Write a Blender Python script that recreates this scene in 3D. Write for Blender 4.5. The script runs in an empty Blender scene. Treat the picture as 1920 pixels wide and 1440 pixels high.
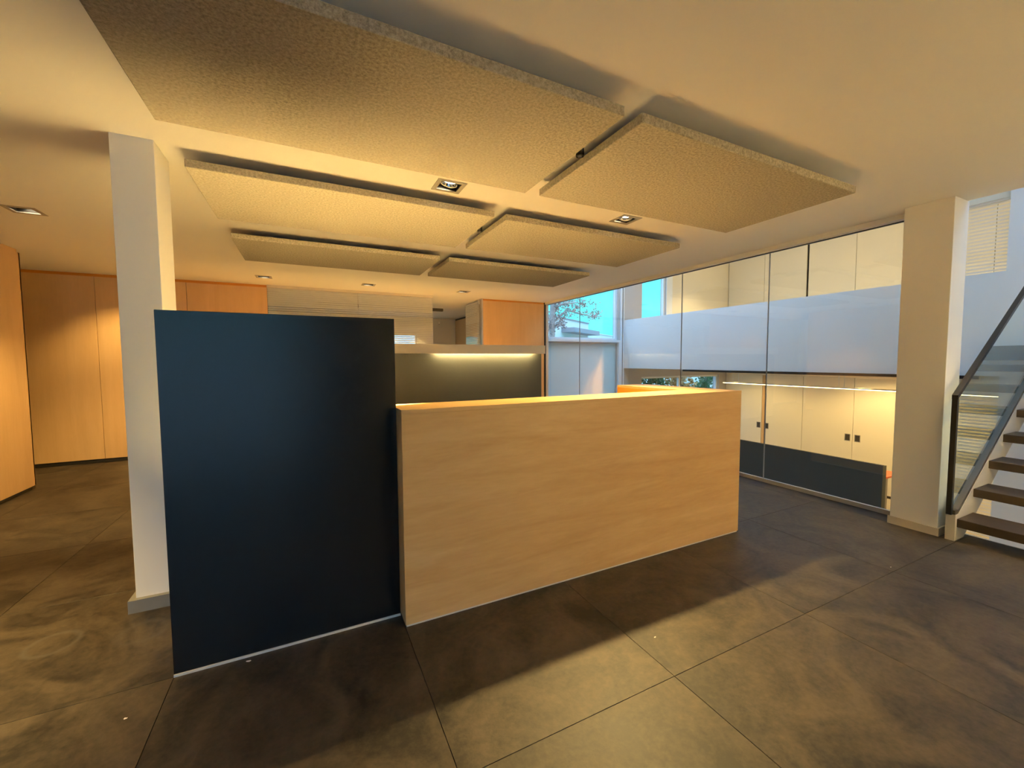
import bpy, bmesh, math, random
from mathutils import Matrix, Vector
random.seed(7)
SC = bpy.context.scene
COL = SC.collection

# ------------------------------------------------------------------ camera
cam_d = bpy.data.cameras.new('camera'); cam = bpy.data.objects.new('camera', cam_d); COL.objects.link(cam)
cam_d.sensor_fit = 'HORIZONTAL'; cam_d.sensor_width = 36.0; cam_d.lens = 770.52 / 1920 * 36
cam_d.clip_start = 0.05; cam_d.clip_end = 400
def cam_axes():
    rx = Vector((0.8964, -0.4432, -0.0055)); fw = Vector((0.4422, 0.8951, -0.0578)); fw.normalize()
    rx = (rx - fw * rx.dot(fw)).normalized(); up = rx.cross(fw)
    return rx, up, -fw
_r, _u, _b = cam_axes()
cam.matrix_world = Matrix(((_r.x, _u.x, _b.x, 0), (_r.y, _u.y, _b.y, 0), (_r.z, _u.z, _b.z, 1.45), (0, 0, 0, 1)))
SC.camera = cam

# ------------------------------------------------------------------ sky, sun, exposure
world = bpy.data.worlds.new('sky'); SC.world = world; world.use_nodes = True
nt = world.node_tree; nt.nodes.clear()
_o = nt.nodes.new('ShaderNodeOutputWorld'); _bg = nt.nodes.new('ShaderNodeBackground'); _tc = nt.nodes.new('ShaderNodeTexCoord')
_sp = nt.nodes.new('ShaderNodeSeparateXYZ'); _cr = nt.nodes.new('ShaderNodeValToRGB')
_cr.color_ramp.elements[0].position = 0.0; _cr.color_ramp.elements[0].color = (0.10, 0.60, 0.68, 1)
_cr.color_ramp.elements[1].position = 0.9; _cr.color_ramp.elements[1].color = (1.0, 1.72, 2.65, 1)
_e = _cr.color_ramp.elements.new(0.2); _e.color = (0.10, 0.66, 0.76, 1)
_e = _cr.color_ramp.elements.new(0.4); _e.color = (0.95, 1.6, 2.5, 1)
nt.links.new(_tc.outputs['Generated'], _sp.inputs[0]); nt.links.new(_sp.outputs['Z'], _cr.inputs[0])
nt.links.new(_cr.outputs[0], _bg.inputs[0]); nt.links.new(_bg.outputs[0], _o.inputs[0])
_bg.inputs[1].default_value = 1.0
SC.view_settings.view_transform = 'Standard'; SC.view_settings.look = 'None'
SC.view_settings.exposure = 1.05; SC.view_settings.gamma = 1.0; SC.view_settings.use_curve_mapping = False
SC.cycles.adaptive_threshold = 0.06; SC.cycles.max_bounces = 7; SC.cycles.transparent_max_bounces = 12
WARM = (1.0, 0.69, 0.245)
LAMP = 1.0      # one dimmer for all the warm lamps

# ------------------------------------------------------------------ materials
def new_mat(name):
    m = bpy.data.materials.new(name); m.use_nodes = True
    n = m.node_tree; p = n.nodes['Principled BSDF']
    return m, n, p
def plain(name, col, rough=0.5, metal=0.0, bump=0.0, bscale=200, var=0.0, vscale=6, spec=0.5):
    m, n, p = new_mat(name)
    p.inputs['Base Color'].default_value = (*col, 1); p.inputs['Roughness'].default_value = rough
    p.inputs['Metallic'].default_value = metal; p.inputs['Specular IOR Level'].default_value = spec
    tc = n.nodes.new('ShaderNodeTexCoord')
    if var:
        nz = n.nodes.new('ShaderNodeTexNoise'); nz.inputs['Scale'].default_value = vscale; nz.inputs['Detail'].default_value = 5
        n.links.new(tc.outputs['Object'], nz.inputs['Vector'])
        mx = n.nodes.new('ShaderNodeMix'); mx.data_type = 'RGBA'
        mx.inputs['A'].default_value = (*[c * (1 - var) for c in col], 1); mx.inputs['B'].default_value = (*[min(1, c * (1 + var)) for c in col], 1)
        n.links.new(nz.outputs['Fac'], mx.inputs['Factor']); n.links.new(mx.outputs['Result'], p.inputs['Base Color'])
    if bump:
        nb = n.nodes.new('ShaderNodeTexNoise'); nb.inputs['Scale'].default_value = bscale; nb.inputs['Detail'].default_value = 4
        n.links.new(tc.outputs['Object'], nb.inputs['Vector'])
        bp = n.nodes.new('ShaderNodeBump'); bp.inputs['Strength'].default_value = bump; bp.inputs['Distance'].default_value = 0.003
        n.links.new(nb.outputs['Fac'], bp.inputs['Height']); n.links.new(bp.outputs[0], p.inputs['Normal'])
    return m
def wood(name, ca, cb, scale, rough=0.42, fine=60):
    m, n, p = new_mat(name)
    tc = n.nodes.new('ShaderNodeTexCoord'); oi = n.nodes.new('ShaderNodeObjectInfo')
    ad = n.nodes.new('ShaderNodeVectorMath'); ad.operation = 'ADD'
    sc = n.nodes.new('ShaderNodeVectorMath'); sc.operation = 'SCALE'; sc.inputs[0].default_value = (7, 3, 5)
    n.links.new(oi.outputs['Random'], sc.inputs['Scale']); n.links.new(tc.outputs['Object'], ad.inputs[0]); n.links.new(sc.outputs[0], ad.inputs[1])
    mp = n.nodes.new('ShaderNodeMapping'); mp.inputs['Scale'].default_value = scale
    n.links.new(ad.outputs[0], mp.inputs['Vector'])
    a = n.nodes.new('ShaderNodeTexNoise'); a.inputs['Scale'].default_value = 1.6; a.inputs['Detail'].default_value = 8; a.inputs['Roughness'].default_value = 0.62; a.inputs['Distortion'].default_value = 0.6
    n.links.new(mp.outputs[0], a.inputs['Vector'])
    b = n.nodes.new('ShaderNodeTexNoise'); b.inputs['Scale'].default_value = fine; b.inputs['Detail'].default_value = 3
    mp2 = n.nodes.new('ShaderNodeMapping'); mp2.inputs['Scale'].default_value = tuple(min(s, 3) / 3 if s < 3 else 1.0 for s in scale)
    n.links.new(ad.outputs[0], mp2.inputs['Vector']); n.links.new(mp2.outputs[0], b.inputs['Vector'])
    mxf = n.nodes.new('ShaderNodeMath'); mxf.operation = 'MULTIPLY_ADD'; mxf.inputs[1].default_value = 0.35
    n.links.new(b.outputs['Fac'], mxf.inputs[0]); 
    sb = n.nodes.new('ShaderNodeMath'); sb.operation = 'MULTIPLY_ADD'; sb.inputs[1].default_value = 1.5; sb.inputs[2].default_value = -0.42
    n.links.new(a.outputs['Fac'], sb.inputs[0]); n.links.new(sb.outputs[0], mxf.inputs[2])
    mx = n.nodes.new('ShaderNodeMix'); mx.data_type = 'RGBA'; mx.inputs['A'].default_value = (*ca, 1); mx.inputs['B'].default_value = (*cb, 1)
    n.links.new(mxf.outputs[0], mx.inputs['Factor']); n.links.new(mx.outputs['Result'], p.inputs['Base Color'])
    p.inputs['Roughness'].default_value = rough; p.inputs['Specular IOR Level'].default_value = 0.35
    return m
def emit(name, col, s):
    m = bpy.data.materials.new(name); m.use_nodes = True; n = m.node_tree; n.nodes.clear()
    o = n.nodes.new('ShaderNodeOutputMaterial'); e = n.nodes.new('ShaderNodeEmission'); e.inputs[0].default_value = (*col, 1); e.inputs[1].default_value = s
    n.links.new(e.outputs[0], o.inputs[0]); return m
def glass(name, tint=(0.96, 0.99, 0.98), refl=1.0, ior=1.5, rough=0.0):
    m = bpy.data.materials.new(name); m.use_nodes = True; n = m.node_tree; n.nodes.clear()
    o = n.nodes.new('ShaderNodeOutputMaterial'); t = n.nodes.new('ShaderNodeBsdfTransparent'); g = n.nodes.new('ShaderNodeBsdfGlossy')
    t.inputs[0].default_value = (*tint, 1); g.inputs['Roughness'].default_value = rough; g.inputs['Color'].default_value = (1, 1, 1, 1)
    lw = n.nodes.new('ShaderNodeLayerWeight'); lw.inputs['Blend'].default_value = 0.5
    pw = n.nodes.new('ShaderNodeMath'); pw.operation = 'POWER'; pw.inputs[1].default_value = 5.0; n.links.new(lw.outputs['Facing'], pw.inputs[0])
    f0 = ((ior - 1) / (ior + 1)) ** 2
    f = n.nodes.new('ShaderNodeMath'); f.operation = 'MULTIPLY_ADD'; f.inputs[1].default_value = 1 - f0; f.inputs[2].default_value = f0; n.links.new(pw.outputs[0], f.inputs[0])
    mu = n.nodes.new('ShaderNodeMath'); mu.operation = 'MULTIPLY'; mu.inputs[1].default_value = refl; mu.use_clamp = True
    x = n.nodes.new('ShaderNodeMixShader'); n.links.new(f.outputs[0], mu.inputs[0]); n.links.new(mu.outputs[0], x.inputs[0])
    n.links.new(t.outputs[0], x.inputs[1]); n.links.new(g.outputs[0], x.inputs[2]); n.links.new(x.outputs[0], o.inputs[0])
    return m
def film(name, col, alpha):
    m = bpy.data.materials.new(name); m.use_nodes = True; n = m.node_tree; n.nodes.clear()
    o = n.nodes.new('ShaderNodeOutputMaterial'); t = n.nodes.new('ShaderNodeBsdfTransparent'); d = n.nodes.new('ShaderNodeBsdfDiffuse'); l = n.nodes.new('ShaderNodeBsdfTranslucent')
    d.inputs[0].default_value = (*col, 1); l.inputs[0].default_value = (*col, 1)
    a = n.nodes.new('ShaderNodeMixShader'); a.inputs[0].default_value = 0.5; n.links.new(d.outputs[0], a.inputs[1]); n.links.new(l.outputs[0], a.inputs[2])
    x = n.nodes.new('ShaderNodeMixShader'); x.inputs[0].default_value = alpha; n.links.new(t.outputs[0], x.inputs[1]); n.links.new(a.outputs[0], x.inputs[2]); n.links.new(x.outputs[0], o.inputs[0])
    return m
def felt(name):
    m, n, p = new_mat(name); tc = n.nodes.new('ShaderNodeTexCoord')
    a = n.nodes.new('ShaderNodeTexNoise'); a.inputs['Scale'].default_value = 75; a.inputs['Detail'].default_value = 6; a.inputs['Roughness'].default_value = 0.75
    n.links.new(tc.outputs['Object'], a.inputs['Vector'])
    cr = n.nodes.new('ShaderNodeValToRGB'); e = cr.color_ramp.elements
    e[0].position = 0.30; e[0].color = (0.14, 0.122, 0.092, 1); e[1].position = 0.62; e[1].color = (0.38, 0.335, 0.265, 1)
    n.links.new(a.outputs['Fac'], cr.inputs[0]); n.links.new(cr.outputs[0], p.inputs['Base Color'])
    p.inputs['Roughness'].default_value = 0.95; p.inputs['Specular IOR Level'].default_value = 0.1
    bp = n.nodes.new('ShaderNodeBump'); bp.inputs['Strength'].default_value = 0.35; bp.inputs['Distance'].default_value = 0.003
    n.links.new(a.outputs['Fac'], bp.inputs['Height']); n.links.new(bp.outputs[0], p.inputs['Normal'])
    return m
def slate(name):
    m, n, p = new_mat(name); ge = n.nodes.new('ShaderNodeNewGeometry'); oi = n.nodes.new('ShaderNodeObjectInfo')
    rs = n.nodes.new('ShaderNodeVectorMath'); rs.operation = 'SCALE'; rs.inputs[0].default_value = (13, 5, 9); n.links.new(oi.outputs['Random'], rs.inputs['Scale'])
    ad = n.nodes.new('ShaderNodeVectorMath'); ad.operation = 'ADD'; n.links.new(ge.outputs['Position'], ad.inputs[0]); n.links.new(rs.outputs[0], ad.inputs[1])
    a = n.nodes.new('ShaderNodeTexNoise'); a.inputs['Scale'].default_value = 2.3; a.inputs['Detail'].default_value = 9; a.inputs['Roughness'].default_value = 0.62; a.inputs['Distortion'].default_value = 1.4
    b = n.nodes.new('ShaderNodeTexNoise'); b.inputs['Scale'].default_value = 34; b.inputs['Detail'].default_value = 6; b.inputs['Roughness'].default_value = 0.7
    n.links.new(ad.outputs[0], a.inputs['Vector']); n.links.new(ad.outputs[0], b.inputs['Vector'])
    su = n.nodes.new('ShaderNodeMath'); su.operation = 'MULTIPLY_ADD'; su.inputs[1].default_value = 0.45
    n.links.new(b.outputs['Fac'], su.inputs[0])
    s2 = n.nodes.new('ShaderNodeMath'); s2.operation = 'MULTIPLY_ADD'; s2.inputs[1].default_value = 1.0; s2.inputs[2].default_value = -0.22
    n.links.new(a.outputs['Fac'], s2.inputs[0]); n.links.new(s2.outputs[0], su.inputs[2])
    cr = n.nodes.new('ShaderNodeValToRGB'); e = cr.color_ramp.elements
    e[0].position = 0.34; e[0].color = (0.010, 0.0075, 0.0052, 1); e[1].position = 0.68; e[1].color = (0.075, 0.056, 0.036, 1)
    n.links.new(su.outputs[0], cr.inputs[0])
    # two dried ring marks left on the stone
    last = cr.outputs[0]
    for (cx, cy, rad, wd, k) in RINGS:
        sb = n.nodes.new('ShaderNodeVectorMath'); sb.operation = 'SUBTRACT'; sb.inputs[1].default_value = (cx, cy, 0); n.links.new(ge.outputs['Position'], sb.inputs[0])
        ml = n.nodes.new('ShaderNodeVectorMath'); ml.operation = 'MULTIPLY'; ml.inputs[1].default_value = (1, 1, 0); n.links.new(sb.outputs[0], ml.inputs[0])
        le = n.nodes.new('ShaderNodeVectorMath'); le.operation = 'LENGTH'; n.links.new(ml.outputs[0], le.inputs[0])
        dm = n.nodes.new('ShaderNodeMath'); dm.operation = 'SUBTRACT'; dm.inputs[1].default_value = rad; n.links.new(le.outputs['Value'], dm.inputs[0])
        ab = n.nodes.new('ShaderNodeMath'); ab.operation = 'ABSOLUTE'; n.links.new(dm.outputs[0], ab.inputs[0])
        mr = n.nodes.new('ShaderNodeMapRange'); mr.inputs['From Min'].default_value = 0; mr.inputs['From Max'].default_value = wd; mr.inputs['To Min'].default_value = k; mr.inputs['To Max'].default_value = 0
        n.links.new(ab.outputs[0], mr.inputs['Value'])
        mx = n.nodes.new('ShaderNodeMix'); mx.data_type = 'RGBA'; mx.inputs['B'].default_value = (0.075, 0.068, 0.06, 1)
        n.links.new(mr.outputs[0], mx.inputs['Factor']); n.links.new(last, mx.inputs['A']); last = mx.outputs['Result']
    n.links.new(last, p.inputs['Base Color'])
    p.inputs['Specular IOR Level'].default_value = 0.48
    rr = n.nodes.new('ShaderNodeMapRange'); rr.inputs['To Min'].default_value = 0.46; rr.inputs['To Max'].default_value = 0.62
    n.links.new(a.outputs['Fac'], rr.inputs['Value']); n.links.new(rr.outputs[0], p.inputs['Roughness'])
    bp = n.nodes.new('ShaderNodeBump'); bp.inputs['Strength'].default_value = 0.45; bp.inputs['Distance'].default_value = 0.004
    n.links.new(su.outputs[0], bp.inputs['Height']); n.links.new(bp.outputs[0], p.inputs['Normal'])
    return m
RINGS = [(-1.23, 2.885, 0.10, 0.020, 0.55), (-0.845, 2.80, 0.10, 0.028, 0.30)]
M = {}
M['paint'] = plain('white_paint', (0.80, 0.78, 0.74), 0.75, bump=0.04, bscale=120)
M['ceil'] = plain('ceiling_paint', (0.82, 0.79, 0.73), 0.8)
M['wall_white'] = plain('wall_plaster', (0.80, 0.80, 0.80), 0.8, bump=0.03)
M['felt'] = felt('grey_felt')
M['tile'] = slate('dark_slate_tile')
M['grout'] = plain('grout', (0.035, 0.03, 0.025), 0.9)
M['desk_h'] = wood('beech_veneer_horizontal', (0.50, 0.27, 0.09), (0.71, 0.46, 0.205), (0.55, 3.0, 5.0), 0.40)
M['wood_v'] = wood('beech_veneer_vertical', (0.58, 0.36, 0.16), (0.70, 0.46, 0.225), (4.0, 4.0, 0.35), 0.45)
M['orange_wood'] = wood('orange_beech_edge', (0.56, 0.21, 0.02), (0.68, 0.29, 0.035), (0.5, 0.5, 4.0), 0.4)
M['anthracite'] = plain('anthracite_laminate', (0.006, 0.0075, 0.009), 0.27, var=0.25, vscale=150, bump=0.05, bscale=400)
M['counter_dark'] = plain('slate_blue_laminate', (0.040, 0.056, 0.066), 0.4)
M['fascia'] = plain('beige_laminate', (0.76, 0.69, 0.58), 0.5)
M['dark_back'] = plain('dark_green_grey_laminate', (0.055, 0.055, 0.045), 0.5, var=0.2, vscale=120)
M['white_top'] = plain('white_laminate', (0.85, 0.83, 0.80), 0.35)
M['alu'] = plain('brushed_aluminium', (0.62, 0.58, 0.52), 0.35, 0.9)
M['alu_light'] = plain('pale_alu_strip', (0.66, 0.62, 0.55), 0.5)
M['black'] = plain('black_lacquer', (0.012, 0.011, 0.010), 0.4)
M['frame_metal'] = plain('lamp_frame_metal', (0.36, 0.33, 0.29), 0.45, 0.5)
M['bronze'] = plain('dark_bronze', (0.07, 0.058, 0.042), 0.45, 0.4)
M['chrome'] = plain('chrome', (0.8, 0.8, 0.8), 0.12, 1.0)
M['bulb'] = emit('lamp_glow', (1.0, 0.80, 0.50), 9.0)
M['strip'] = emit('led_strip_glow', (1.0, 0.76, 0.34), 150.0)
M['pendant_glow'] = emit('pendant_glow', (1.0, 0.72, 0.30), 6.0)
M['glass'] = glass('clear_glass', (0.975, 0.985, 0.98), 1.15, 1.52)
M['glass_rail'] = glass('balustrade_glass', (0.90, 0.965, 0.95), 1.3, 1.52)
M['glass_win'] = glass('window_glass', (0.97, 0.99, 1.0), 0.5, 1.45)
M['joint'] = plain('silicone_joint', (0.33, 0.34, 0.36), 0.4)
M['film'] = film('frosted_film', (0.90, 0.90, 0.88), 0.88)
M['backroom'] = plain('backroom_plaster', (0.64, 0.64, 0.67), 0.8)
M['win_white'] = plain('white_window_frame', (0.80, 0.84, 0.88), 0.4)
M['cream'] = plain('cream_lacquer', (0.80, 0.74, 0.60), 0.45)
M['grey_wall'] = plain('grey_plaster', (0.52, 0.50, 0.49), 0.8)
M['panel_grey'] = plain('pale_grey_panel', (0.62, 0.66, 0.68), 0.35)
M['skirt'] = plain('stone_skirting', (0.20, 0.195, 0.185), 0.5, var=0.1, vscale=20)
M['skirt_beige'] = plain('beige_skirting', (0.62, 0.55, 0.44), 0.5)
M['plinth'] = plain('dark_plinth', (0.03, 0.026, 0.02), 0.6)
M['oak_dark'] = wood('dark_stained_oak', (0.022, 0.015, 0.010), (0.062, 0.043, 0.028), (3.0, 0.5, 5.0), 0.5, 90)
M['steel_paint'] = plain('painted_steel_stringer', (0.50, 0.47, 0.42), 0.5)
M['carpet'] = plain('beige_floor', (0.42, 0.37, 0.29), 0.7, var=0.1, vscale=9)
M['orange'] = plain('orange_laminate', (0.85, 0.16, 0.04), 0.4)
M['grey_tube'] = plain('grey_support', (0.35, 0.33, 0.32), 0.5)
M['house'] = plain('white_render', (0.64, 0.64, 0.62), 0.8)
M['house_grey'] = plain('grey_render', (0.27, 0.26, 0.29), 0.8)
M['bark'] = plain('pale_bark', (0.42, 0.36, 0.33), 0.9, var=0.4, vscale=20)
M['leaf'] = plain('dry_pinkish_leaf', (0.40, 0.27, 0.25), 0.7, var=0.4, vscale=3)
M['hedge'] = plain('hedge_leaf', (0.12, 0.20, 0.09), 0.7, var=0.5, vscale=4)
M['hedge_orange'] = plain('autumn_leaf', (0.62, 0.36, 0.14), 0.7, var=0.4, vscale=4)
M['ground'] = plain('garden_ground', (0.25, 0.27, 0.22), 0.9)
M['concrete'] = plain('pale_concrete', (0.28, 0.27, 0.25), 0.9)
M['frosted'] = film('frosted_glazing', (0.70, 0.74, 0.73), 0.97)
M['paper'] = plain('paper_scrap', (0.78, 0.70, 0.66), 0.8)

# ------------------------------------------------------------------ builders
def wloc(o):
    v = Vector((0, 0, 0))
    while o is not None: v = v + o.location; o = o.parent
    return v
def link(name, me, mat, parent=None, loc=None):
    o = bpy.data.objects.new(name, me); COL.objects.link(o)
    if mat is not None and len(me.materials) == 0: me.materials.append(M[mat] if isinstance(mat, str) else mat)
    if parent is not None: o.parent = parent
    if loc is not None: o.location = loc
    return o
def from_bm(name, bm, mat, parent=None, smooth=False):
    """bm in world coordinates; the mesh's origin is the parent's base (or its own base centre when top-level)"""
    if parent is not None: off = wloc(parent)
    else:
        xs = [v.co for v in bm.verts]
        off = Vector(((min(v.x for v in xs) + max(v.x for v in xs)) / 2, (min(v.y for v in xs) + max(v.y for v in xs)) / 2, min(v.z for v in xs)))
    bmesh.ops.translate(bm, verts=bm.verts, vec=-off)
    bmesh.ops.recalc_face_normals(bm, faces=bm.faces)
    me = bpy.data.meshes.new(name); bm.to_mesh(me); bm.free()
    if smooth:
        for f in me.polygons: f.use_smooth = True
    return link(name, me, mat, parent, off if parent is None else None)
def bx(bm, x0, x1, y0, y1, z0, z1, bev=0.0):
    r = bmesh.ops.create_cube(bm, size=1.0); vs = r['verts']
    for v in vs:
        v.co = Vector(((x0 + x1) / 2 + v.co.x * (x1 - x0), (y0 + y1) / 2 + v.co.y * (y1 - y0), (z0 + z1) / 2 + v.co.z * (z1 - z0)))
    if bev:
        es = list({e for v in vs for e in v.link_edges})
        bmesh.ops.bevel(bm, geom=es, offset=bev, segments=1, affect='EDGES', profile=0.5)
    return bm
def box(name, x0, x1, y0, y1, z0, z1, mat, parent=None, bev=0.0):
    return from_bm(name, bx(bmesh.new(), x0, x1, y0, y1, z0, z1, bev), mat, parent)
def boxes(name, lst, mat, parent=None, bev=0.0):
    bm = bmesh.new()
    for b in lst: bx(bm, *b, bev)
    return from_bm(name, bm, mat, parent)
def cyl(bm, p, q, r0, r1=None, seg=12, caps=True):
    p = Vector(p); q = Vector(q); r1 = r0 if r1 is None else r1
    d = q - p; L = d.length
    m = Matrix.Translation((p + q) / 2) @ d.to_track_quat('Z', 'Y').to_matrix().to_4x4()
    bmesh.ops.create_cone(bm, cap_ends=caps, segments=seg, radius1=r0, radius2=r1, depth=L, matrix=m); return bm
def prism(bm, pts, axis, a0, a1):
    """polygon pts in the plane normal to axis (1: pts are x,z), extruded from a0 to a1"""
    def P(u, v, a): return {0: (a, u, v), 1: (u, a, v), 2: (u, v, a)}[axis]
    lo = [bm.verts.new(P(u, v, a0)) for u, v in pts]; hi = [bm.verts.new(P(u, v, a1)) for u, v in pts]
    bm.faces.new(lo); bm.faces.new(list(reversed(hi)))
    for i in range(len(pts)):
        j = (i + 1) % len(pts); bm.faces.new((lo[i], lo[j], hi[j], hi[i]))
    return bm
def plate(bm, axis, a0, a1, u0, u1, v0, v1, holes):
    """a slab with rectangular holes; axis = thickness axis; u,v = the other two in xyz order"""
    us = sorted({u0, u1, *[h[0] for h in holes], *[h[1] for h in holes]}); vs = sorted({v0, v1, *[h[2] for h in holes], *[h[3] for h in holes]})
    def P(a, u, v): return {0: (a, u, v), 1: (u, a, v), 2: (u, v, a)}[axis]
    solid = {}
    for i in range(len(us) - 1):
        for j in range(len(vs) - 1):
            cu = (us[i] + us[i + 1]) / 2; cv = (vs[j] + vs[j + 1]) / 2
            solid[i, j] = not any(h[0] < cu < h[1] and h[2] < cv < h[3] for h in holes)
    cache = {}
    def V(a, i, j):
        k = (a, i, j)
        if k not in cache: cache[k] = bm.verts.new(P(a1 if a else a0, us[i], vs[j]))
        return cache[k]
    for (i, j), s in solid.items():
        if not s: continue
        for a in (0, 1): bm.faces.new((V(a, i, j), V(a, i + 1, j), V(a, i + 1, j + 1), V(a, i, j + 1)))
        for di, dj, e in ((-1, 0, ((i, j), (i, j + 1))), (1, 0, ((i + 1, j), (i + 1, j + 1))), (0, -1, ((i, j), (i + 1, j))), (0, 1, ((i, j + 1), (i + 1, j + 1)))):
            if not solid.get((i + di, j + dj), False):
                (p, q), (r, t) = e
                bm.faces.new((V(0, p, q), V(0, r, t), V(1, r, t), V(1, p, q)))
    return bm
def thing(name, loc, label, cat, group=None):
    o = bpy.data.objects.new(name, None); COL.objects.link(o); o.location = loc; o.empty_display_size = 0.1
    return tag(o, label, cat, group)
def tag(o, label, cat, group=None):
    o['label'] = label; o['category'] = cat
    if group: o['group'] = group
    return o
def struct(o, label=None):
    o['kind'] = 'structure'
    if label: o['label'] = label
    return o
def structe(name, loc, label=None):
    o = bpy.data.objects.new(name, None); COL.objects.link(o); o.location = loc; o.empty_display_size = 0.1
    return struct(o, label)
def spot(parent, at, to, power, size=100, blend=0.7, radius=0.04, col=WARM):
    d = bpy.data.lights.new('lamp_light', 'SPOT'); d.energy = power * LAMP; d.color = col; d.spot_size = math.radians(size); d.spot_blend = blend; d.shadow_soft_size = radius
    o = bpy.data.objects.new('lamp_light', d); COL.objects.link(o)
    o.parent = parent; o.location = Vector(at) - wloc(parent)
    o.rotation_euler = (Vector(to) - Vector(at)).to_track_quat('-Z', 'Y').to_euler()
    return o

H = 2.71          # ceiling
XG = 4.775        # glass wall
XP = 7.10         # white wall across the void
YE = 8.05         # outer wall with the windows
XW = 11.0         # cupboard wall
ZL = -1.55        # lower floor
ZU = 1.575        # upper floor
ZR = 4.35         # roof underside

# ------------------------------------------------------------------ floor of dark tiles
floor = struct(box('floor', -5.0, 4.80, -1.7, 12.15, -0.30, -0.006, 'grout'), 'floor of large dark slate tiles')
T = 1.03; X0 = -0.60 - 5 * T; Y0 = 1.29 - 5 * T
tile_cache = {}
for i in range(11):
    for j in range(12):
        a0 = max(-5.0, X0 + i * T); a1 = min(4.80, X0 + (i + 1) * T); b0 = max(-1.7, Y0 + j * T); b1 = min(7.93, Y0 + (j + 1) * T)
        w = round(a1 - a0, 3); d = round(b1 - b0, 3)
        if w < 0.05 or d < 0.05: continue
        if (w, d) not in tile_cache:
            bm = bx(bmesh.new(), -w / 2 + 0.0013, w / 2 - 0.0013, -d / 2 + 0.0013, d / 2 - 0.0013, -0.012, 0, 0.0006)
            bmesh.ops.recalc_face_normals(bm, faces=bm.faces)
            me = bpy.data.meshes.new('tile'); bm.to_mesh(me); bm.free(); tile_cache[w, d] = me
        t = link('tile', tile_cache[w, d], 'tile', floor); t.location = Vector(((a0 + a1) / 2, (b0 + b1) / 2, 0)) - floor.location

# ------------------------------------------------------------------ ceiling with holes for the lamps
DL = [(0.95, 2.935), (2.60, 2.935), (-2.07, 4.90), (-0.56, 7.20), (0.93, 7.22), (2.59, 7.23),
      (-2.07, 2.2), (-2.07, 7.2), (2.6, -1.38), (3.4, -1.38), (4.2, -1.38), (4.45, 0.75)]  # all but the last: unseen lamps added to light the room
HS = 0.085
holes = [(x - HS, x + HS, y - HS, y + HS) for x, y in DL]
struct(from_bm('ceiling', plate(bmesh.new(), 2, H, H + 0.012, -5.0, 4.80, -1.7, 12.3, holes), 'ceil'), 'smooth pale painted ceiling')
struct(box('roof_slab', -5.0, 4.80, -1.7, 12.3, H + 0.22, H + 0.40, 'ceil'))

# ------------------------------------------------------------------ walls on our level
wl = structe('wall_left', (-2.96, 0, 0), 'beech veneered wall on the far side of the passage')
box('wall_core', -3.06, -2.885, -1.7, 6.60, 0, H, 'plinth', wl)
y = 6.62
for w in (1.60, 1.60, 1.60, 1.60, 1.60):
    box('wood_panel', -2.885, -2.86, y - w + 0.003, y, 0.045, H - 0.035, 'wood_v', wl, 0.0015); y -= w
box('wood_panel', -3.06, -2.86, 6.60, 6.62, 0.045, H - 0.035, 'wood_v', wl)
box('top_strip', -2.882, -2.872, -1.4, 6.60, H - 0.035, H, 'wood_v', wl)
struct(box('wall_passage', -5.0, -4.85, -1.7, 7.95, 0, H, 'wall_white'))

wf = structe('wall_far', (-2.0, 8.0, 0), 'beech veneered far wall with narrow joints')
box('wall_core', -5.0, -0.58, 7.965, 8.12, 0, H, 'plinth', wf)
for a, b in ((-4.9, -3.755), (-3.750, -2.703), (-2.698, -1.653), (-1.648, -0.58)):
    box('wood_panel', a, b, 7.94, 7.965, 0.05, H - 0.04, 'wood_v', wf, 0.0015)
box('top_strip', -4.9, -0.58, 7.953, 7.966, H - 0.04, H, 'orange_wood', wf)
wf2 = structe('wall_far_end', (3.95, 8.0, 0), 'beech veneered wall beside the glass wall')
box('wall_core', 3.23, 4.69, 7.905, 8.12, 0, H, 'plinth', wf2)
box('wood_panel', 3.235, 4.69, 7.88, 7.905, 0.05, H - 0.035, 'wood_v', wf2, 0.0015)
box('top_strip', 3.235, 4.69, 7.892, 7.906, H - 0.035, H, 'orange_wood', wf2)
box('edge_strip', 3.205, 3.235, 7.87, 8.12, 0, H, 'alu', wf2)
struct(box('trim_1', 4.69, 4.725, 7.86, 8.12, 0, H, 'black'), 'black shadow gap beside the wood wall')

# glazed partition with striped film, left open at its end, and the glass door standing open
gp = structe('glass_partition', (0.8, 7.93, 0), 'glass partition with horizontal frosted stripes')
for a, b in ((-0.575, 0.828), (0.834, 2.20)):
    box('pane', a, b, 7.925, 7.935, 0.0, H - 0.045, 'glass', gp)
box('top_rail', -0.58, 2.20, 7.90, 7.96, H - 0.045, H, 'alu_light', gp)
def stripes(bm, u0, u1, axis, a, z0, z1, pitch, hfun):
    z = z0
    while z < z1:
        h = hfun((z - z0) / (z1 - z0)) * pitch
        bx(bm, u0, u1, a, a + 0.0012, z, z + h) if axis == 1 else bx(bm, a, a + 0.0012, u0, u1, z, z + h)
        z += pitch
    return bm
for a, b in ((-0.575, 0.828), (0.834, 2.20)):
    s = from_bm('frosted_stripes', stripes(bmesh.new(), a, b, 1, 7.9365, 0.5, H - 0.05, 0.034, lambda t: 0.55 if t < 0.86 else 0.9), 'film', gp); s['kind'] = 'stuff'
gd = structe('door_1', (3.20, 7.95, 0), 'striped glass door standing open into the back room')
box('pane', 3.192, 3.202, 7.96, 8.78, 0.01, H - 0.03, 'glass', gd)
s = from_bm('frosted_stripes', stripes(bmesh.new(), 7.96, 8.78, 0, 3.188, 0.5, H - 0.06, 0.034, lambda t: 0.55 if t < 0.8 else 0.8), 'film', gd); s['kind'] = 'stuff'
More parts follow.
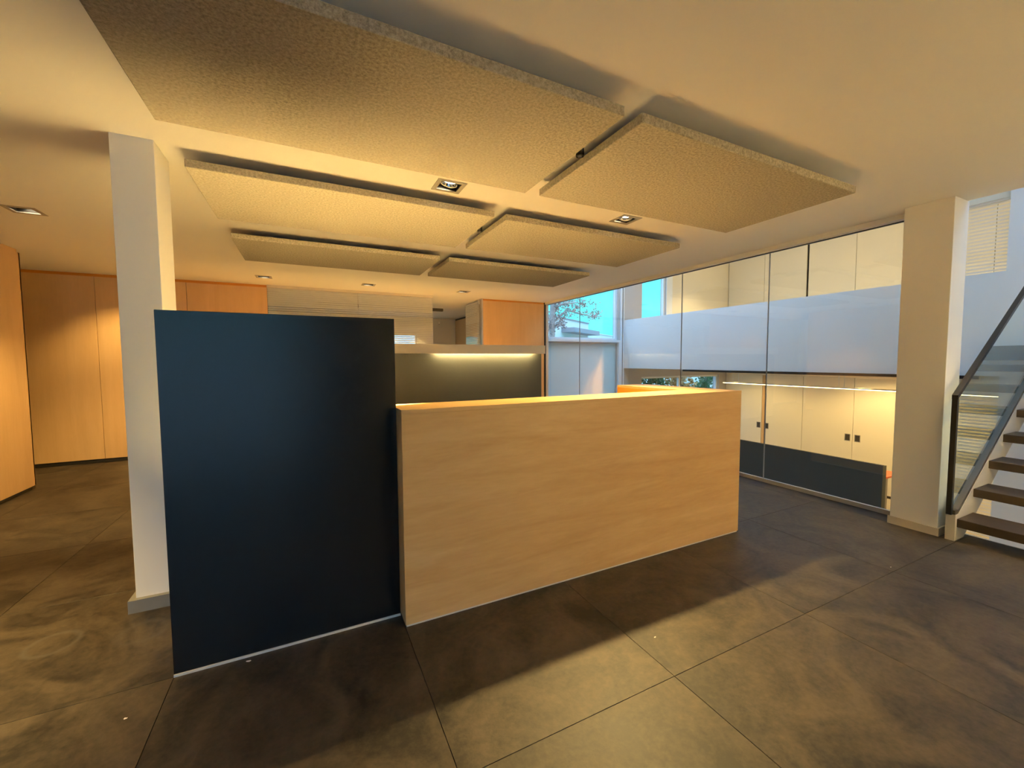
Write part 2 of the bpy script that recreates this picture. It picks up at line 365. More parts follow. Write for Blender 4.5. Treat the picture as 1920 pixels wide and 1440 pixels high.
boxes('hinge', [(3.185, 3.215, 7.93, 7.98, H - 0.10, H - 0.02)], 'chrome', gd)

# back room behind the partition
struct(from_bm('wall_backroom_far', plate(bmesh.new(), 1, 12.15, 12.3, -5.0, 4.2, 0, H, [(1.5, 2.9, 0.8, 2.25)]), 'backroom'), 'grey wall of the back room')
bw = structe('window_7', (2.2, 12.2, 0.8), 'window added to brighten the back room behind the striped glass')  # window added for daylight behind the striped glass
from_bm('window_frame', plate(bmesh.new(), 1, 12.2, 12.26, 1.5, 2.9, 0.8, 2.25, [(1.56, 2.17, 0.86, 2.19), (2.23, 2.84, 0.86, 2.19)]), 'win_white', bw)
for a, b in ((1.56, 2.17), (2.23, 2.84)): box('pane', a, b, 12.225, 12.235, 0.86, 2.19, 'glass_win', bw)
br = structe('wall_backroom_side', (4.1, 10, 0), 'wood wall of the back room')
box('wall_core', 4.09, 4.2, 8.12, 12.15, 0, H, 'plinth', br)
for k in range(3): box('wood_panel', 4.07, 4.09, 8.13 + k * 1.34, 8.13 + k * 1.34 + 1.335, 0.04, H - 0.05, 'wood_v', br)
box('top_strip', 4.078, 4.09, 8.13, 12.15, H - 0.05, H, 'black', br)
struct(from_bm('wall_backroom_window', plate(bmesh.new(), 0, -5.0, -4.85, 8.12, 12.15, 0, H, [(8.6, 11.7, 0.9, 2.5)]), 'grey_wall'))
hb = thing('ceiling_rail', (1.5, 9.0, 2.55), 'dark rail hung under the ceiling of the back room', 'rail')
box('rail_body', 0.2, 2.73, 8.97, 9.05, 2.548, 2.607, 'plinth', hb)
boxes('hanger', [(0.6, 0.62, 9.0, 9.02, 2.607, H)], 'alu', hb); boxes('hanger', [(2.3, 2.32, 9.0, 9.02, 2.607, H)], 'alu', hb)
sn = thing('motion_sensor', (3.55, 12.15, 2.5), 'small white motion sensor on the grey back room wall', 'sensor')
box('housing', 3.52, 3.58, 12.10, 12.15, 2.50, 2.62, 'white_top', sn, 0.01)
from_bm('lens', cyl(bmesh.new(), (3.55, 12.095, 2.53), (3.55, 12.102, 2.53), 0.02, 0.02, 12), 'grey_wall', sn)

# rear of the room (behind the camera): unseen glazing added for daylight
rw = structe('wall_rear', (1.0, -1.7, 0))
struct(box('wall_rear_stairs', 4.8, 7.2, -3.35, -3.2, ZL, ZR, 'wall_white'))
struct(box('wall_rear_side', 4.70, 4.80, -3.2, -1.7, -0.3, H, 'wall_white'))
from_bm('wall_core', plate(bmesh.new(), 1, -1.85, -1.7, -5.0, 4.8, -0.1, H + 0.4, [(-2.84, -0.05, 0.02, 2.66)]), 'wall_white', rw)
box('added_dark_board', 0.0, 2.0, -1.7, -1.67, 0.0, 2.6, 'anthracite', rw)  # unseen dark board added so the tall screen reflects black
w0 = structe('window_4', (-1.45, -1.77, 0.05))  # added behind the camera for cool daylight on column and screen
from_bm('window_frame', plate(bmesh.new(), 1, -1.81, -1.75, -2.84, -0.05, 0.02, 2.66, [(-2.79, -1.47, 0.07, 2.61), (-1.42, -0.10, 0.07, 2.61)]), 'win_white', w0)
for a, b in ((-2.79, -1.47), (-1.42, -0.10)): box('pane', a, b, -1.785, -1.775, 0.07, 2.61, 'glass_win', w0)

# columns
cl = structe('column_left', (-0.85, 3.2, 0), 'white painted square column behind the dark panel')
box('shaft', -0.945, -0.751, 3.06, 3.345, 0.0, H, 'paint', cl, 0.002)
boxes('skirting', [(-0.975, -0.721, 3.03, 3.06, 0, 0.075), (-0.975, -0.721, 3.345, 3.375, 0, 0.075), (-0.975, -0.945, 3.06, 3.345, 0, 0.075), (-0.751, -0.721, 3.06, 3.345, 0, 0.075)], 'skirt', cl)
cr_ = structe('column_right', (4.685, 1.555, 0), 'pale square column between glass wall and stairs')
box('shaft', 4.553, 4.822, 1.405, 1.71, 0.0, H, 'paint', cr_, 0.002)
boxes('skirting', [(4.541, 4.553, 1.393, 1.722, 0, 0.065), (4.553, 4.80, 1.393, 1.405, 0, 0.065)], 'skirt_beige', cr_)

# ------------------------------------------------------------------ glass wall to the void
gw = structe('glass_wall_partition', (XG, 4.8, 0), 'frameless glass wall overlooking the lower room')
js = [1.715, 2.975, 4.206, 5.43, 6.66, 7.87]
for a, b in zip(js[:-1], js[1:]): box('pane', XG - 0.006, XG + 0.006, a + 0.004, b - 0.004, 0.04, H - 0.045, 'glass', gw)
for a in js[1:-1]: box('joint_strip', XG - 0.006, XG + 0.006, a - 0.004, a + 0.004, 0.04, H - 0.045, 'joint', gw)
box('base_rail', XG - 0.012, XG + 0.020, 1.715, 7.87, 0.0, 0.042, 'steel_paint', gw)
box('top_rail', XG - 0.006, XG + 0.02, 1.715, 7.87, H - 0.052, H - 0.044, 'black', gw)
box('lintel', XG - 0.075, XG + 0.025, 1.715, 7.87, H - 0.044, H, 'paint', gw)
box('end_post', 4.735, 4.80, 7.87, 7.93, 0, H, 'skirt_beige', gw)
struct(box('wall_above_ceiling', 4.70, 4.80, -3.2, 8.05, H + 0.012, ZR, 'wall_white'))
struct(box('wall_below_floor', 4.65, 4.80, -3.2, 8.05, ZL, -0.30, 'wall_white'))
struct(box('trim_2', 4.80, 4.812, -3.2, 7.87, -0.30, 0.0, 'alu'))

# ------------------------------------------------------------------ white wall across the void, upper and lower floor
struct(box('wall_parapet', XP, XP + 0.12, 1.745, YE, 1.235, 2.43, 'wall_white'), 'white parapet band of the upper floor across the void')
struct(box('wall_right', XP, XP + 0.15, -3.2, 1.745, ZL, ZR, 'wall_white'), 'white full height wall behind the stairs')
struct(box('floor_upper', XP + 0.12, XW + 0.6, -3.2, YE, 1.235, ZU, 'ceil'), 'slab between lower and upper room')
struct(box('floor_lower', 4.8, XW + 0.6, -3.2, YE, ZL - 0.2, ZL, 'carpet'), 'beige floor of the lower room')
struct(from_bm('roof', plate(bmesh.new(), 2, ZR, ZR + 0.2, 4.8, XW + 0.8, -3.2, YE + 0.2, [(4.95, 7.0, 3.4, 7.9), (5.0, 7.0, -2.2, 0.9)]), 'ceil'))
sk = structe('window_5', (6.0, 5.1, ZR), 'unseen rooflight added to brighten the void')  # added above the view to brighten the parapet
from_bm('window_frame', plate(bmesh.new(), 2, ZR + 0.14, ZR + 0.24, 4.95, 7.0, 3.4, 7.9, [(5.01, 6.94, 3.46 + 1.485 * k, 4.885 + 1.485 * k) for k in range(3)]), 'win_white', sk)
for k in range(3): box('pane', 5.01, 6.94, 3.46 + 1.485 * k, 4.885 + 1.485 * k, ZR + 0.19, ZR + 0.20, 'glass_win', sk)
sk2 = structe('window_6', (6.0, -0.6, ZR), 'unseen rooflight added for cool light on the stairs')  # added above the view for cool light beside the stairs
from_bm('window_frame', plate(bmesh.new(), 2, ZR + 0.14, ZR + 0.24, 5.0, 7.0, -2.2, 0.9, [(5.06, 6.94, -2.14, -0.68), (5.06, 6.94, -0.62, 0.84)]), 'win_white', sk2)
for a, b in ((-2.14, -0.68), (-0.62, 0.84)): box('pane', 5.06, 6.94, a, b, ZR + 0.19, ZR + 0.20, 'glass_win', sk2)
struct(box('wall_side_end', XW + 0.6, XW + 0.75, -3.2, YE + 0.2, ZL, ZR, 'wall_white'))
struct(box('wall_rooms_near', XP + 0.15, XW + 0.6, -3.2, -3.05, ZL, ZR, 'wall_white'))
# outer wall with the three windows
W0 = (4.86, 6.90, -1.2, 1.84); W1 = (4.86, 6.93, 1.93, 4.25); W2 = (7.70, 8.55, 2.10, 4.10); W3 = (7.72, 10.70, -0.60, 1.00)
we = struct(from_bm('wall_outer', plate(bmesh.new(), 1, YE, YE + 0.20, 4.80, XW + 0.6, ZL, ZR, [W0, W1, W2, W3]), 'grey_wall'), 'outer wall with the windows')
box('frosted_pane', 4.86, 6.90, YE + 0.06, YE + 0.07, -1.2, 1.84, 'frosted', we)
box('beige_cladding', 8.76, XW, YE - 0.012, YE, ZU, ZR, 'cream', we)
box('white_reveal', 8.55, 8.76, YE - 0.014, YE, ZU, ZR, 'win_white', we)
box('white_post', 6.92, 6.99, YE - 0.05, YE, ZL, 1.88, 'win_white', we)
box('white_post', 6.99, 7.095, YE - 0.035, YE, ZL, ZR, 'win_white', we)
def window(n, W, label, mull=()):
    x0, x1, z0, z1 = W
    o = structe('window_%d' % n, ((x0 + x1) / 2, YE + 0.1, z0), label)
    f = 0.05; hs = []; xs = [x0 + f, *sum([[m - 0.025, m + 0.025] for m in mull], []), x1 - f]
    for k in range(0, len(xs), 2): hs.append((xs[k], xs[k + 1], z0 + f, z1 - f))
    from_bm('window_frame', plate(bmesh.new(), 1, YE + 0.05, YE + 0.12, x0, x1, z0, z1, hs), 'win_white', o)
    for h in hs: box('pane', h[0], h[1], YE + 0.08, YE + 0.09, h[2], h[3], 'glass_win', o)
    box('window_sill', x0, x1 + 0.04, YE - 0.06, YE + 0.05, z0 - 0.055, z0 + 0.0, 'win_white', o)
window(1, W1, 'tall window of the void looking out on tree and white house')
window(2, W2, 'narrow window of the upper room')
window(3, W3, 'low wide window of the lower room with shrubs outside', (9.15,))

# striped glass beside the stairs, upper and lower
for z0, z1, nm in ((2.43, 3.23, 'striped glass of the upper room beside the stairs'), (ZL + 0.02, 1.00, 'striped glass of the lower room beside the stairs')):
    g = structe('glass_panel_partition', (XP + 0.06, 2.2, z0), nm)
    box('pane', XP + 0.05, XP + 0.06, 1.745, 2.66, z0, z1, 'glass', g)
    s = from_bm('frosted_stripes', stripes(bmesh.new(), 1.745, 2.66, 0, XP + 0.045, z0 + 0.02, z1, 0.04, lambda t: 0.45), 'film', g); s['kind'] = 'stuff'
    box('head_rail', XP + 0.03, XP + 0.08, 1.745, 2.66, z1, z1 + 0.025, 'fascia', g)
struct(box('lintel_upper', XP + 0.02, XP + 0.12, 1.745, 2.66, 3.255, 3.42, 'cream'))
struct(box('lintel_lower', XP + 0.02, XP + 0.12, 1.745, 2.66, 1.025, 1.235, 'cream'))
br = thing('blind_rail', (XP + 0.02, 4.3, 1.2), 'long black rail under the edge of the white parapet', 'rail')
box('rail_body', XP - 0.02, XP + 0.06, 1.9, 6.19, 1.195, 1.235, 'black', br)

# ------------------------------------------------------------------ downlights
first = None
def aim_dir(at, to): return (Vector(to) - Vector(at)).normalized()
DLTXT = ['square recessed spotlight above the reception counter, beside the felt panels', 'square recessed spotlight between felt panels near the glass wall', 'square recessed spotlight over the wood lined passage',
         'recessed spotlight before the striped glass, closest to the wood wall', 'recessed spotlight before the striped glass, middle of its row', 'recessed spotlight before the open glass door',
         'unseen spotlight added out of frame to light the passage', 'unseen spotlight added behind the white column to light the far wood wall', 'unseen wall washer added behind the camera for bounce light, beside the dark board', 'unseen wall washer added behind the camera for bounce light, middle of three', 'unseen wall washer added behind the camera for bounce light, closest to the stairs', 'recessed spotlight at the foot of the stairs']
DTO = [(0.28, 2.95, 0.74), (1.9, 2.62, 0.74), (-1.9, 6.2, 0.0), (-0.6, 7.5, 0), (0.93, 7.5, 0), (2.6, 7.5, 0)]
DPW = [16500, 430, 180, 700, 900, 2300, 480, 75, 900, 1350, 1650, 55]
for k, (x, y) in enumerate(DL):
    to = DTO[k] if k < 6 else (-2.7, 7.94, 0.9) if k == 7 else (4.55, 1.15, 0) if k == 11 else ((x, y + 0.25, 0) if y > -1.2 else (x, -1.7, 1.4))
    lab = DLTXT[k]
    t = thing('recessed_spotlight', (x, y, H), lab, 'spotlight', 'recessed spotlights in the ceiling')
    from_bm('lamp_frame', plate(bmesh.new(), 2, H - 0.004, H + 0.004, x - 0.105, x + 0.105, y - 0.10, y + 0.10, [(x - 0.075, x + 0.075, y - 0.07, y + 0.07)]), 'frame_metal', t)
    bm = bmesh.new()
    bm2 = plate(bm, 2, H + 0.004, H + 0.13, x - 0.083, x + 0.083, y - 0.083, y + 0.083, [(x - 0.078, x + 0.078, y - 0.078, y + 0.078)])
    bx(bm2, x - 0.083, x + 0.083, y - 0.083, y + 0.083, H + 0.13, H + 0.135)
    from_bm('housing', bm2, 'black', t)
    d = aim_dir((x, y, H), to); d = (d + Vector((0, 0, -0.6))).normalized(); c = Vector((x, y, H + 0.035))
    rg = from_bm('reflector', cyl(bmesh.new(), c - d * 0.03, c + d * 0.012, 0.035, 0.056, 24, False), 'chrome', t, True)
    from_bm('bulb', cyl(bmesh.new(), c - d * 0.012, c - d * 0.004, 0.044, 0.044, 20), 'bulb', rg)
    bm = bmesh.new()
    bmesh.ops.create_circle(bm, cap_ends=False, segments=24, radius=0.058, matrix=Matrix.Translation(c + d * 0.012) @ d.to_track_quat('Z', 'Y').to_matrix().to_4x4())
    e = bmesh.ops.extrude_edge_only(bm, edges=bm.edges[:]); vs = [v for v in e['geom'] if isinstance(v, bmesh.types.BMVert)]
    for v in vs: v.co = (v.co - c) * 1.10 + c + d * 0.004
    from_bm('ring', bm, 'frame_metal', rg)
    spot(t, (x, y, H - 0.012), to, DPW[k], 36 if k == 0 else (86 if k == 2 else 94 if k == 1 else 46 if k == 11 else 72), (1.0 if k == 1 else 0.6) if k < 6 else 1.0, 0.035)
# two small round fixings in the gap between the panels
for (x, y, lab) in ((1.462, 2.045, 'small round dark panel fixing in the gap nearest the camera'), (1.462, 3.62, 'small round dark panel fixing in the gap farther back')):
    t = thing('round_fixing', (x, y, 2.634), lab, 'sensor', 'round fixings between the felt panels')
    from_bm('housing', cyl(bmesh.new(), (x, y, 2.640), (x, y, H), 0.024, 0.024, 20), 'black', t)
    from_bm('lens', cyl(bmesh.new(), (x, y, 2.634), (x, y, 2.640), 0.010, 0.012, 16), 'alu', t)

# ------------------------------------------------------------------ felt panels under the ceiling
PN = [(-0.62, 1.377, 1.567, 2.565, 'large grey felt ceiling panel closest to the camera, beside the white column'), (1.488, 3.455, 1.567, 2.565, 'large grey felt ceiling panel closest to the stairs'),
      (-0.62, 1.377, 3.088, 4.075, 'felt ceiling panel of the middle row, left of the gap'), (1.488, 3.48, 3.105, 4.075, 'felt ceiling panel of the middle row, right of the gap'),
      (-0.612, 1.385, 4.645, 5.60, 'felt ceiling panel of the far row, left of the gap'), (1.495, 3.50, 4.655, 5.60, 'felt ceiling panel of the far row, right of the gap')]
for x0, x1, y0, y1, lab in PN:
    t = thing('acoustic_panel', ((x0 + x1) / 2, (y0 + y1) / 2, 2.60), lab, 'acoustic panel', 'felt acoustic panels under the ceiling')
    box('felt_board', x0, x1, y0, y1, 2.60, 2.648, 'felt', t, 0.003)
    for hx in (x0 + 0.3, x1 - 0.3):
        for hy in (y0 + 0.25, y1 - 0.25):
            box('spacer', hx - 0.03, hx + 0.03, hy - 0.03, hy + 0.03, 2.648, H, 'alu', t)

# ------------------------------------------------------------------ reception counter
ct = thing('reception_counter', (1.81, 2.34, 0), 'L-shaped beech veneered reception counter with broad flat ledge', 'counter')
box('front_panel', 0.430, 3.192, 2.190, 2.212, 0.012, 1.168, 'desk_h', ct, 0.0012)
box('side_panel', 0.430, 0.452, 2.212, 2.50, 0.012, 1.168, 'desk_h', ct)
box('side_panel', 3.170, 3.192, 2.212, 3.29, 0.012, 1.168, 'desk_h', ct)
box('inner_panel', 0.452, 2.852, 2.478, 2.50, 0.012, 1.168, 'desk_h', ct)
box('inner_panel', 2.83, 2.852, 2.50, 3.29, 0.012, 1.168, 'orange_wood', ct)
box('end_panel', 2.852, 3.170, 3.268, 3.29, 0.012, 1.168, 'desk_h', ct)
bm = prism(bmesh.new(), [(0.430, 2.19), (3.192, 2.19), (3.192, 3.29), (2.83, 3.29), (2.83, 2.50), (0.430, 2.50)], 2, 1.168, 1.190)
from_bm('ledge', bm, 'desk_h', ct)
boxes('plinth', [(0.436, 3.186, 2.196, 2.49, 0, 0.012), (2.84, 3.186, 2.49, 3.28, 0, 0.012)], 'alu_light', ct)
dp = thing('tall_screen_unit', (-0.087, 2.47, 0), 'tall anthracite screen unit at the end of the reception counter', 'cabinet')
box('front_panel', -0.600, 0.427, 2.318, 2.342, 0.012, 1.680, 'anthracite', dp, 0.0012)
box('carcass', -0.598, 0.425, 2.342, 2.60, 0.012, 1.678, 'anthracite', dp)
box('plinth', -0.600, 0.427, 2.314, 2.595, 0.0, 0.012, 'alu_light', dp)
wd = thing('bounce_desk', (1.1, 2.9, 0), 'unseen white desk added behind the reception counter to bounce light upward', 'desk')  # added out of view to bounce the spotlight up to the ceiling
box('desk_top', -0.55, 2.82, 2.62, 3.36, 0.71, 0.74, 'white_top', wd, 0.003)
for x in (-0.5, 1.1, 2.75): box('leg_panel', x - 0.015, x + 0.015, 2.66, 3.32, 0.0, 0.71, 'white_top', wd)

# back unit with lit niche
bu = thing('back_unit', (1.6, 6.5, 0), 'low back wall unit with beige fascia and lit dark splashback', 'cabinet')
boxes('fascia', [(-1.0, 3.775, 6.30, 6.318, 1.562, 1.690), (-1.0, 3.775, 6.30, 6.62, 1.690, 1.707), (-1.0, 3.745, 6.318, 6.385, 1.60, 1.612), (3.757, 3.775, 6.318, 6.385, 1.562, 1.690)], 'fascia', bu)
box('back_panel', -1.0, 3.745, 6.385, 6.42, 0.0, 1.562, 'dark_back', bu)
box('carcass', -1.0, 3.745, 6.42, 6.60, 0.0, 1.562, 'wood_v', bu)
box('led_strip', 1.80, 2.70, 6.322, 6.336, 1.594, 1.600, 'strip', bu)
box('led_strip', 2.72, 3.58, 6.322, 6.336, 1.594, 1.600, 'strip', bu)

# ------------------------------------------------------------------ stairs
YS = 1.30
st = thing('staircase', (5.6, 0.8, 0), 'open staircase with dark oak treads and painted stringers', 'staircase')
for k in range(7):
    xa = 4.57 + 0.298 * k; zt = 0.175 + 0.2 * k
    box('tread', xa, xa + 0.31, 0.32, YS, zt - 0.068, zt, 'oak_dark', st, 0.003)
sl = 0.68
def strg(ya, yb):
    xe = 6.75
    pts = [(4.54, 0.0), (4.72, 0.0), (xe, (xe - 4.98) * sl + 0.17), (xe, (xe - 4.60) * sl + 0.21), (4.60, 0.21), (4.54, 0.21)]
    return prism(bmesh.new(), pts, 1, ya, yb)
from_bm('stringer', strg(YS, YS + 0.055), 'steel_paint', st)
from_bm('stringer', strg(0.265, 0.32), 'steel_paint', st)
box('landing', 6.66, XP - 0.01, 0.265, YS + 0.055, 1.42, 1.575, 'oak_dark', st)
bl = thing('stair_balustrade', (4.55, YS + 0.027, 0.21), 'glass stair balustrade with slim black handrail', 'balustrade')
xe = 6.70
from_bm('glass_pane', prism(bmesh.new(), [(4.52, 0.21), (4.60, 0.21), (xe, (xe - 4.60) * sl + 0.21), (xe, 1.17 + (xe - 4.52) * 0.657), (4.52, 1.17)], 1, YS + 0.022, YS + 0.034), 'glass_rail', bl)
from_bm('glass_channel', prism(bmesh.new(), [(4.535, 0.212), (4.60, 0.212), (xe, (xe - 4.60) * sl + 0.212), (xe, (xe - 4.60) * sl + 0.245), (4.60, 0.245), (4.535, 0.245)], 1, YS + 0.003, YS + 0.052), 'bronze', bl)
bm = prism(bmesh.new(), [(4.495, 0.215), (4.525, 0.215), (4.525, 1.135), (4.495, 1.148)], 1, YS + 0.012, YS + 0.044); from_bm('post', bm, 'black', bl)
bm = prism(bmesh.new(), [(4.498, 1.128), (4.498, 1.160), (xe, 1.160 + (xe - 4.498) * 0.657), (xe, 1.128 + (xe - 4.498) * 0.657)], 1, YS + 0.010, YS + 0.046); from_bm('handrail', bm, 'black', bl)

# ------------------------------------------------------------------ cupboards across the void
def cupboards(z0, z1, ys, handles, where):
    for k, (a, b) in enumerate(zip(ys[:-1], ys[1:])):
        lo, hi = min(a, b), max(a, b)
        t = thing('wardrobe', (XW + 0.3, (lo + hi) / 2, z0), where[k], 'wardrobe', 'cream built-in wardrobes')
        box('carcass', XW + 0.02, XW + 0.58, lo + 0.001, hi - 0.001, z0, z1, 'plinth', t)
        dr = box('door', XW, XW + 0.02, lo + 0.004, hi - 0.004, z0 + 0.06, z1, 'cream', t, 0.0015)
        if handles.get(k):
            hy = handles[k]
            h = from_bm('recessed_handle', plate(bmesh.new(), 0, XW - 0.004, XW + 0.001, hy - 0.055, hy + 0.055, -0.43, -0.27, [(hy - 0.042, hy + 0.042, -0.417, -0.283)]), 'frame_metal', dr)
            box('handle_pocket', XW - 0.0015, XW + 0.0005, hy - 0.042, hy + 0.042, -0.417, -0.283, 'plinth', dr)
cupboards(ZL, 1.01, [8.04, 6.955], {0: 7.03}, ['cream lower wardrobe in the corner beside the low window'])
cupboards(ZL, 1.01, [6.875, 5.93, 4.86, 3.79, 2.70, 1.6], {0: 6.81, 1: 4.955, 2: 4.765},
          ['cream lower wardrobe, second from the low window', 'cream lower wardrobe, third from the low window', 'cream lower wardrobe, fourth from the low window', 'cream lower wardrobe, fifth from the low window, partly behind the column', 'cream lower wardrobe behind the column, last of its row'])
struct(box('trim_3', XW, XW + 0.5, 6.88, 6.95, ZL, 1.01, 'wood_v'))
struct(box('wall_over_wardrobes', XW + 0.002, XW + 0.58, -3.05, 8.04, 1.012, 1.235, 'cream'))
cupboards(ZU, 4.30, [8.03, 6.985, 5.94], {}, ['cream upper wardrobe in the far corner of the upper room', 'cream upper wardrobe, second from the far corner'])
cupboards(ZU, 4.30, [5.90, 4.93, 3.90, 2.85, 1.8], {}, ['cream upper wardrobe just past the wide dark joint', 'cream upper wardrobe, second past the wide dark joint', 'cream upper wardrobe, third past the wide dark joint', 'cream upper wardrobe, last beside the column'])

# lower room: pendant lamp, low counter, table
pl = thing('linear_pendant', (9.0, 4.6, 0.88), 'long slim glowing pendant lamp hung on thin wires', 'pendant lamp')
box('lamp_body', 8.975, 9.025, 2.0, 6.66, 0.886, 0.905, 'alu', pl)
box('light_strip', 8.98, 9.02, 2.02, 6.64, 0.874, 0.886, 'pendant_glow', pl)
for yy in (6.4, 6.26, 4.23, 4.14, 2.3): from_bm('wire', cyl(bmesh.new(), (9.0, yy, 0.905), (9.0, yy, 1.235), 0.005, 0.005, 6), 'win_white', pl)
lc = thing('lower_counter', (8.6, 4.9, ZL), 'low dark counter on the lower floor seen through the glass', 'counter')
box('front_panel', 8.5, 8.54, 3.31, 6.6, ZL, -0.33, 'counter_dark', lc, 0.002)
box('carcass', 8.54, 8.62, 3.31, 6.6, ZL, -0.345, 'counter_dark', lc)
ot = thing('orange_table', (8.97, 3.9, ZL), 'table with bright orange top behind the low dark counter', 'table')
box('table_top', 8.64, 9.3, 3.36, 4.6, -0.605, -0.575, 'orange', ot)
box('leg_panel', 8.80, 8.92, 3.40, 3.44, ZL, -0.605, 'grey_tube', ot); box('leg_panel', 9.18, 9.26, 3.40, 3.44, ZL, -0.605, 'grey_tube', ot)
box('leg_panel', 8.9, 8.96, 4.5, 4.55, ZL, -0.605, 'grey_tube', ot)

def added_room_lamp(x, y, z, p, lab):  # unseen lamps added to light the rooms across the void
    t = thing('added_lamp', (x, y, z), lab, 'lamp', 'added lamps lighting the rooms across the void')
    from_bm('lamp_rim', cyl(bmesh.new(), (x, y, z - 0.03), (x, y, z), 0.12, 0.12, 24), 'alu', t)
    from_bm('diffuser', cyl(bmesh.new(), (x, y, z - 0.036), (x, y, z - 0.03), 0.105, 0.105, 24), 'bulb', t)
    spot(t, (x, y, z - 0.06), (x, y, 0 if z > 2 else ZL), p, 100 if z > 2 else 165, 0.5, 0.1, (1, 0.74, 0.34) if z > 2 else (1, 0.68, 0.26))
added_room_lamp(9.3, 6.9, ZR, 110, 'unseen round lamp added to light the upper room near the window'); added_room_lamp(9.3, 4.0, ZR, 330, 'unseen round lamp added to light the upper wardrobes'); added_room_lamp(9.3, 1.2, ZR, 110, 'unseen round lamp added to light the upper room behind the white wall')
added_room_lamp(9.9, 4.2, 1.235, 105, 'unseen round lamp added to light the lower wardrobes'); added_room_lamp(9.7, 6.8, 1.235, 60, 'unseen round lamp added to light the lower room near the low window'); added_room_lamp(9.6, 1.6, 1.235, 90, 'unseen round lamp added to light the lower room behind the white wall')

# ------------------------------------------------------------------ scraps on the floor
def scrap(x, y, s, lab):
    bm = bmesh.new(); n = 6; top = []
    for i in range(n):
        a = i / n * 2 * math.pi; r = s * random.uniform(0.4, 1.0)
        top.append(bm.verts.new((x + r * math.cos(a), y + r * 0.5 * math.sin(a), random.uniform(0.001, s * 0.35))))
    c = bm.verts.new((x, y, s * 0.3)); c2 = bm.verts.new((x, y, 0.0))
    for i in range(n):
        bm.faces.new((top[i], top[(i + 1) % n], c)); bm.faces.new((top[(i + 1) % n], top[i], c2))
    tag(from_bm('paper_scrap', bm, 'paper'), lab, 'scrap', 'paper scraps on the tiles')
scrap(-0.306, 2.279, 0.022, 'crumpled paper scrap at the foot of the dark screen unit')
scrap(-0.712, 2.13, 0.010, 'tiny pale scrap on the floor near the white column')
scrap(1.58, 1.525, 0.012, 'tiny pale scrap on the floor before the counter')
scrap(3.58, 1.325, 0.009, 'tiny pale scrap on the floor before the glass wall')

# ------------------------------------------------------------------ outside
struct(box('ground', -60, 120, YE + 0.2, 160, -0.7, -0.5, 'ground'))
struct(box('ground_rear', -60, 4.7, -80, -1.86, -0.32, -0.1, 'concrete')); struct(box('ground_rear_side', 4.7, 120, -80, -3.36, -0.32, -0.1, 'concrete'))
P0 = Vector((14.071, 22.0, 0)); dd = Vector((0.843, 0.537, 0)).normalized(); nn = Vector((-dd.y, dd.x, 0))
def hbox(bm, t0, t1, n0, n1, z0, z1):
    c = [P0 + dd * t + nn * n for t, n in ((t0, n0), (t1, n0), (t1, n1), (t0, n1))]
    prism(bm, [(p.x, p.y) for p in c], 2, z0, z1); return bm
struct(box('wall_bounce', -14, 4.6, -7.4, -7.2, -0.1, 3.0, 'house'), 'white wall added behind the camera to reflect sky light')  # added out of view to bounce paler light through the rear glazing
hs = thing('white_house', P0 + Vector((2, 2, -0.5)), 'white flat-roofed house outside the tall window', 'house')
from_bm('main_block', hbox(bmesh.new(), -9, 5.39, 0, 8, -0.5, 4.10), 'house', hs)
from_bm('roof_edge', hbox(bmesh.new(), -9.05, 5.45, -0.06, 8.06, 4.10, 4.17), 'house_grey', hs)
from_bm('canopy', hbox(bmesh.new(), 0.6, 5.3, -0.9, 0, 3.22, 3.50), 'house_grey', hs)
from_bm('side_wing', hbox(bmesh.new(), 5.4, 15, 0.3, 7, -0.5, 3.50), 'house', hs)
from_bm('wing_edge', hbox(bmesh.new(), 5.4, 15.06, 0.24, 7.06, 3.50, 3.56), 'house', hs)
from_bm('house_door', hbox(bmesh.new(), 4.3, 4.9, -0.04, 0, -0.5, 2.95), 'house_grey', hs)
from_bm('garage_door', hbox(bmesh.new(), 1.0, 3.9, -0.04, 0, -0.5, 2.95), 'house', hs)

def leaf_mesh(bm, c, r, n, size):
    for _ in range(n):
        p = Vector(c) + Vector((random.gauss(0, r), random.gauss(0, r), random.gauss(0, r)))
        q = Matrix.Rotation(random.uniform(0, 6.28), 3, Vector((random.uniform(-1, 1), random.uniform(-1, 1), random.uniform(-1, 1))).normalized())
        s = size * random.uniform(0.6, 1.3)
        vs = [bm.verts.new(p + q @ Vector(v)) for v in ((-s, 0, 0), (0, -s * 0.55, 0.1 * s), (s, 0, 0), (0, s * 0.55, 0.1 * s))]
        bm.faces.new(vs)
tr = thing('garden_tree', (7.40, 12.0, -0.5), 'small garden tree with pinkish dry leaves outside the tall window', 'tree')
bm = bmesh.new(); lb = bmesh.new()
cyl(bm, (7.40, 12.0, -0.5), (7.46, 12.0, 2.6), 0.14, 0.10, 10); cyl(bm, (7.46, 12.0, 2.6), (7.52, 12.0, 4.6), 0.10, 0.05, 10)
from_bm('trunk', bm, 'bark', tr)
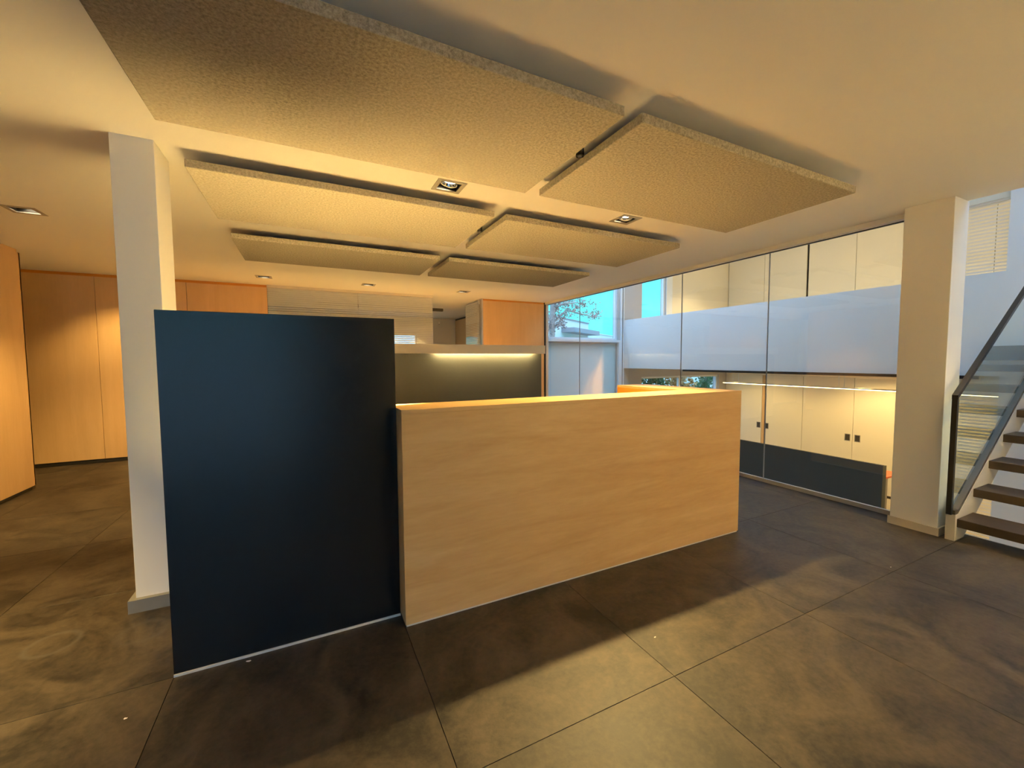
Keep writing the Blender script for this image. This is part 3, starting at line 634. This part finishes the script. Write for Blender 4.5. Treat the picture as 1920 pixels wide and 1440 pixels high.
BR = [[(7.48, 12, 2.7), (8.0, 11.95, 3.16), (8.55, 11.9, 3.06), (9.1, 11.9, 2.97), (9.45, 11.85, 3.0)], [(7.5, 12, 3.0), (7.9, 12.1, 3.45), (8.35, 12.1, 3.80), (8.6, 12.1, 4.1)],
      [(7.5, 12, 2.5), (7.75, 11.9, 2.8), (8.0, 11.9, 2.72)], [(7.5, 12.0, 3.2), (7.8, 11.8, 3.35), (8.35, 11.8, 3.42), (8.8, 11.8, 3.30)], [(7.46, 12, 2.3), (7.2, 12, 2.9), (6.9, 12, 3.4), (6.6, 12, 4.0)],
      [(7.5, 12, 3.6), (7.2, 12.2, 4.2), (7.1, 12.2, 4.9)], [(7.52, 12, 4.2), (7.9, 12, 4.7), (8.3, 12, 5.1)]]
for br_ in BR:
    bm = bmesh.new(); n = len(br_) - 1
    for i in range(n): cyl(bm, br_[i], br_[i + 1], 0.028 * (1 - i / (n + 1)) + 0.004, 0.028 * (1 - (i + 1) / (n + 1)) + 0.004, 7)
    for i in range(n):
        for _ in range(7):
            u = random.random(); p = Vector(br_[i]).lerp(Vector(br_[i + 1]), u); q = p + Vector((random.gauss(0, 0.14), random.gauss(0, 0.14), random.gauss(0.05, 0.12)))
            cyl(bm, p, q, 0.007, 0.004, 5); leaf_mesh(lb, q, 0.05, 12, 0.042)
    from_bm('branch', bm, 'bark', tr)
for _ in range(60): leaf_mesh(lb, (7.5 + random.gauss(0, 0.22), 12 + random.gauss(0, 0.2), random.uniform(2.2, 4.4)), 0.07, 9, 0.042)
f = from_bm('foliage', lb, 'leaf', tr); f['kind'] = 'stuff'
def shrub(x, y, h, r, mat, lab):
    t = thing('garden_shrub', (x, y, -0.5), lab, 'shrub', 'shrubs outside the low window')
    bm = bmesh.new()
    for k in range(5): cyl(bm, (x, y, -0.5), (x + random.gauss(0, r * 0.5), y + random.gauss(0, 0.15), -0.5 + h * 0.8), 0.02, 0.008, 6)
    from_bm('stems', bm, 'bark', t)
    bm = bmesh.new()
    for _ in range(170): leaf_mesh(bm, (x + random.uniform(-r, r), y + random.gauss(0, 0.2), -0.5 + h * random.uniform(0.1, 1)), 0.07, 9, 0.075)
    f = from_bm('foliage', bm, mat, t); f['kind'] = 'stuff'
for k, (x, mt, lb_) in enumerate(((8.6, 'hedge', 'green shrub outside the low window, farthest from the wardrobes'), (9.9, 'hedge', 'green shrub outside the low window, second of its row'), (11.2, 'hedge_orange', 'rusty shrub outside the low window, third of its row'),
                                  (12.5, 'hedge', 'green shrub outside the low window, fourth of its row'), (13.8, 'hedge_orange', 'rusty orange shrub outside the low window, closest to the wardrobes'))):
    shrub(x, 9.9, 2.1, 0.40, mt, lb_)
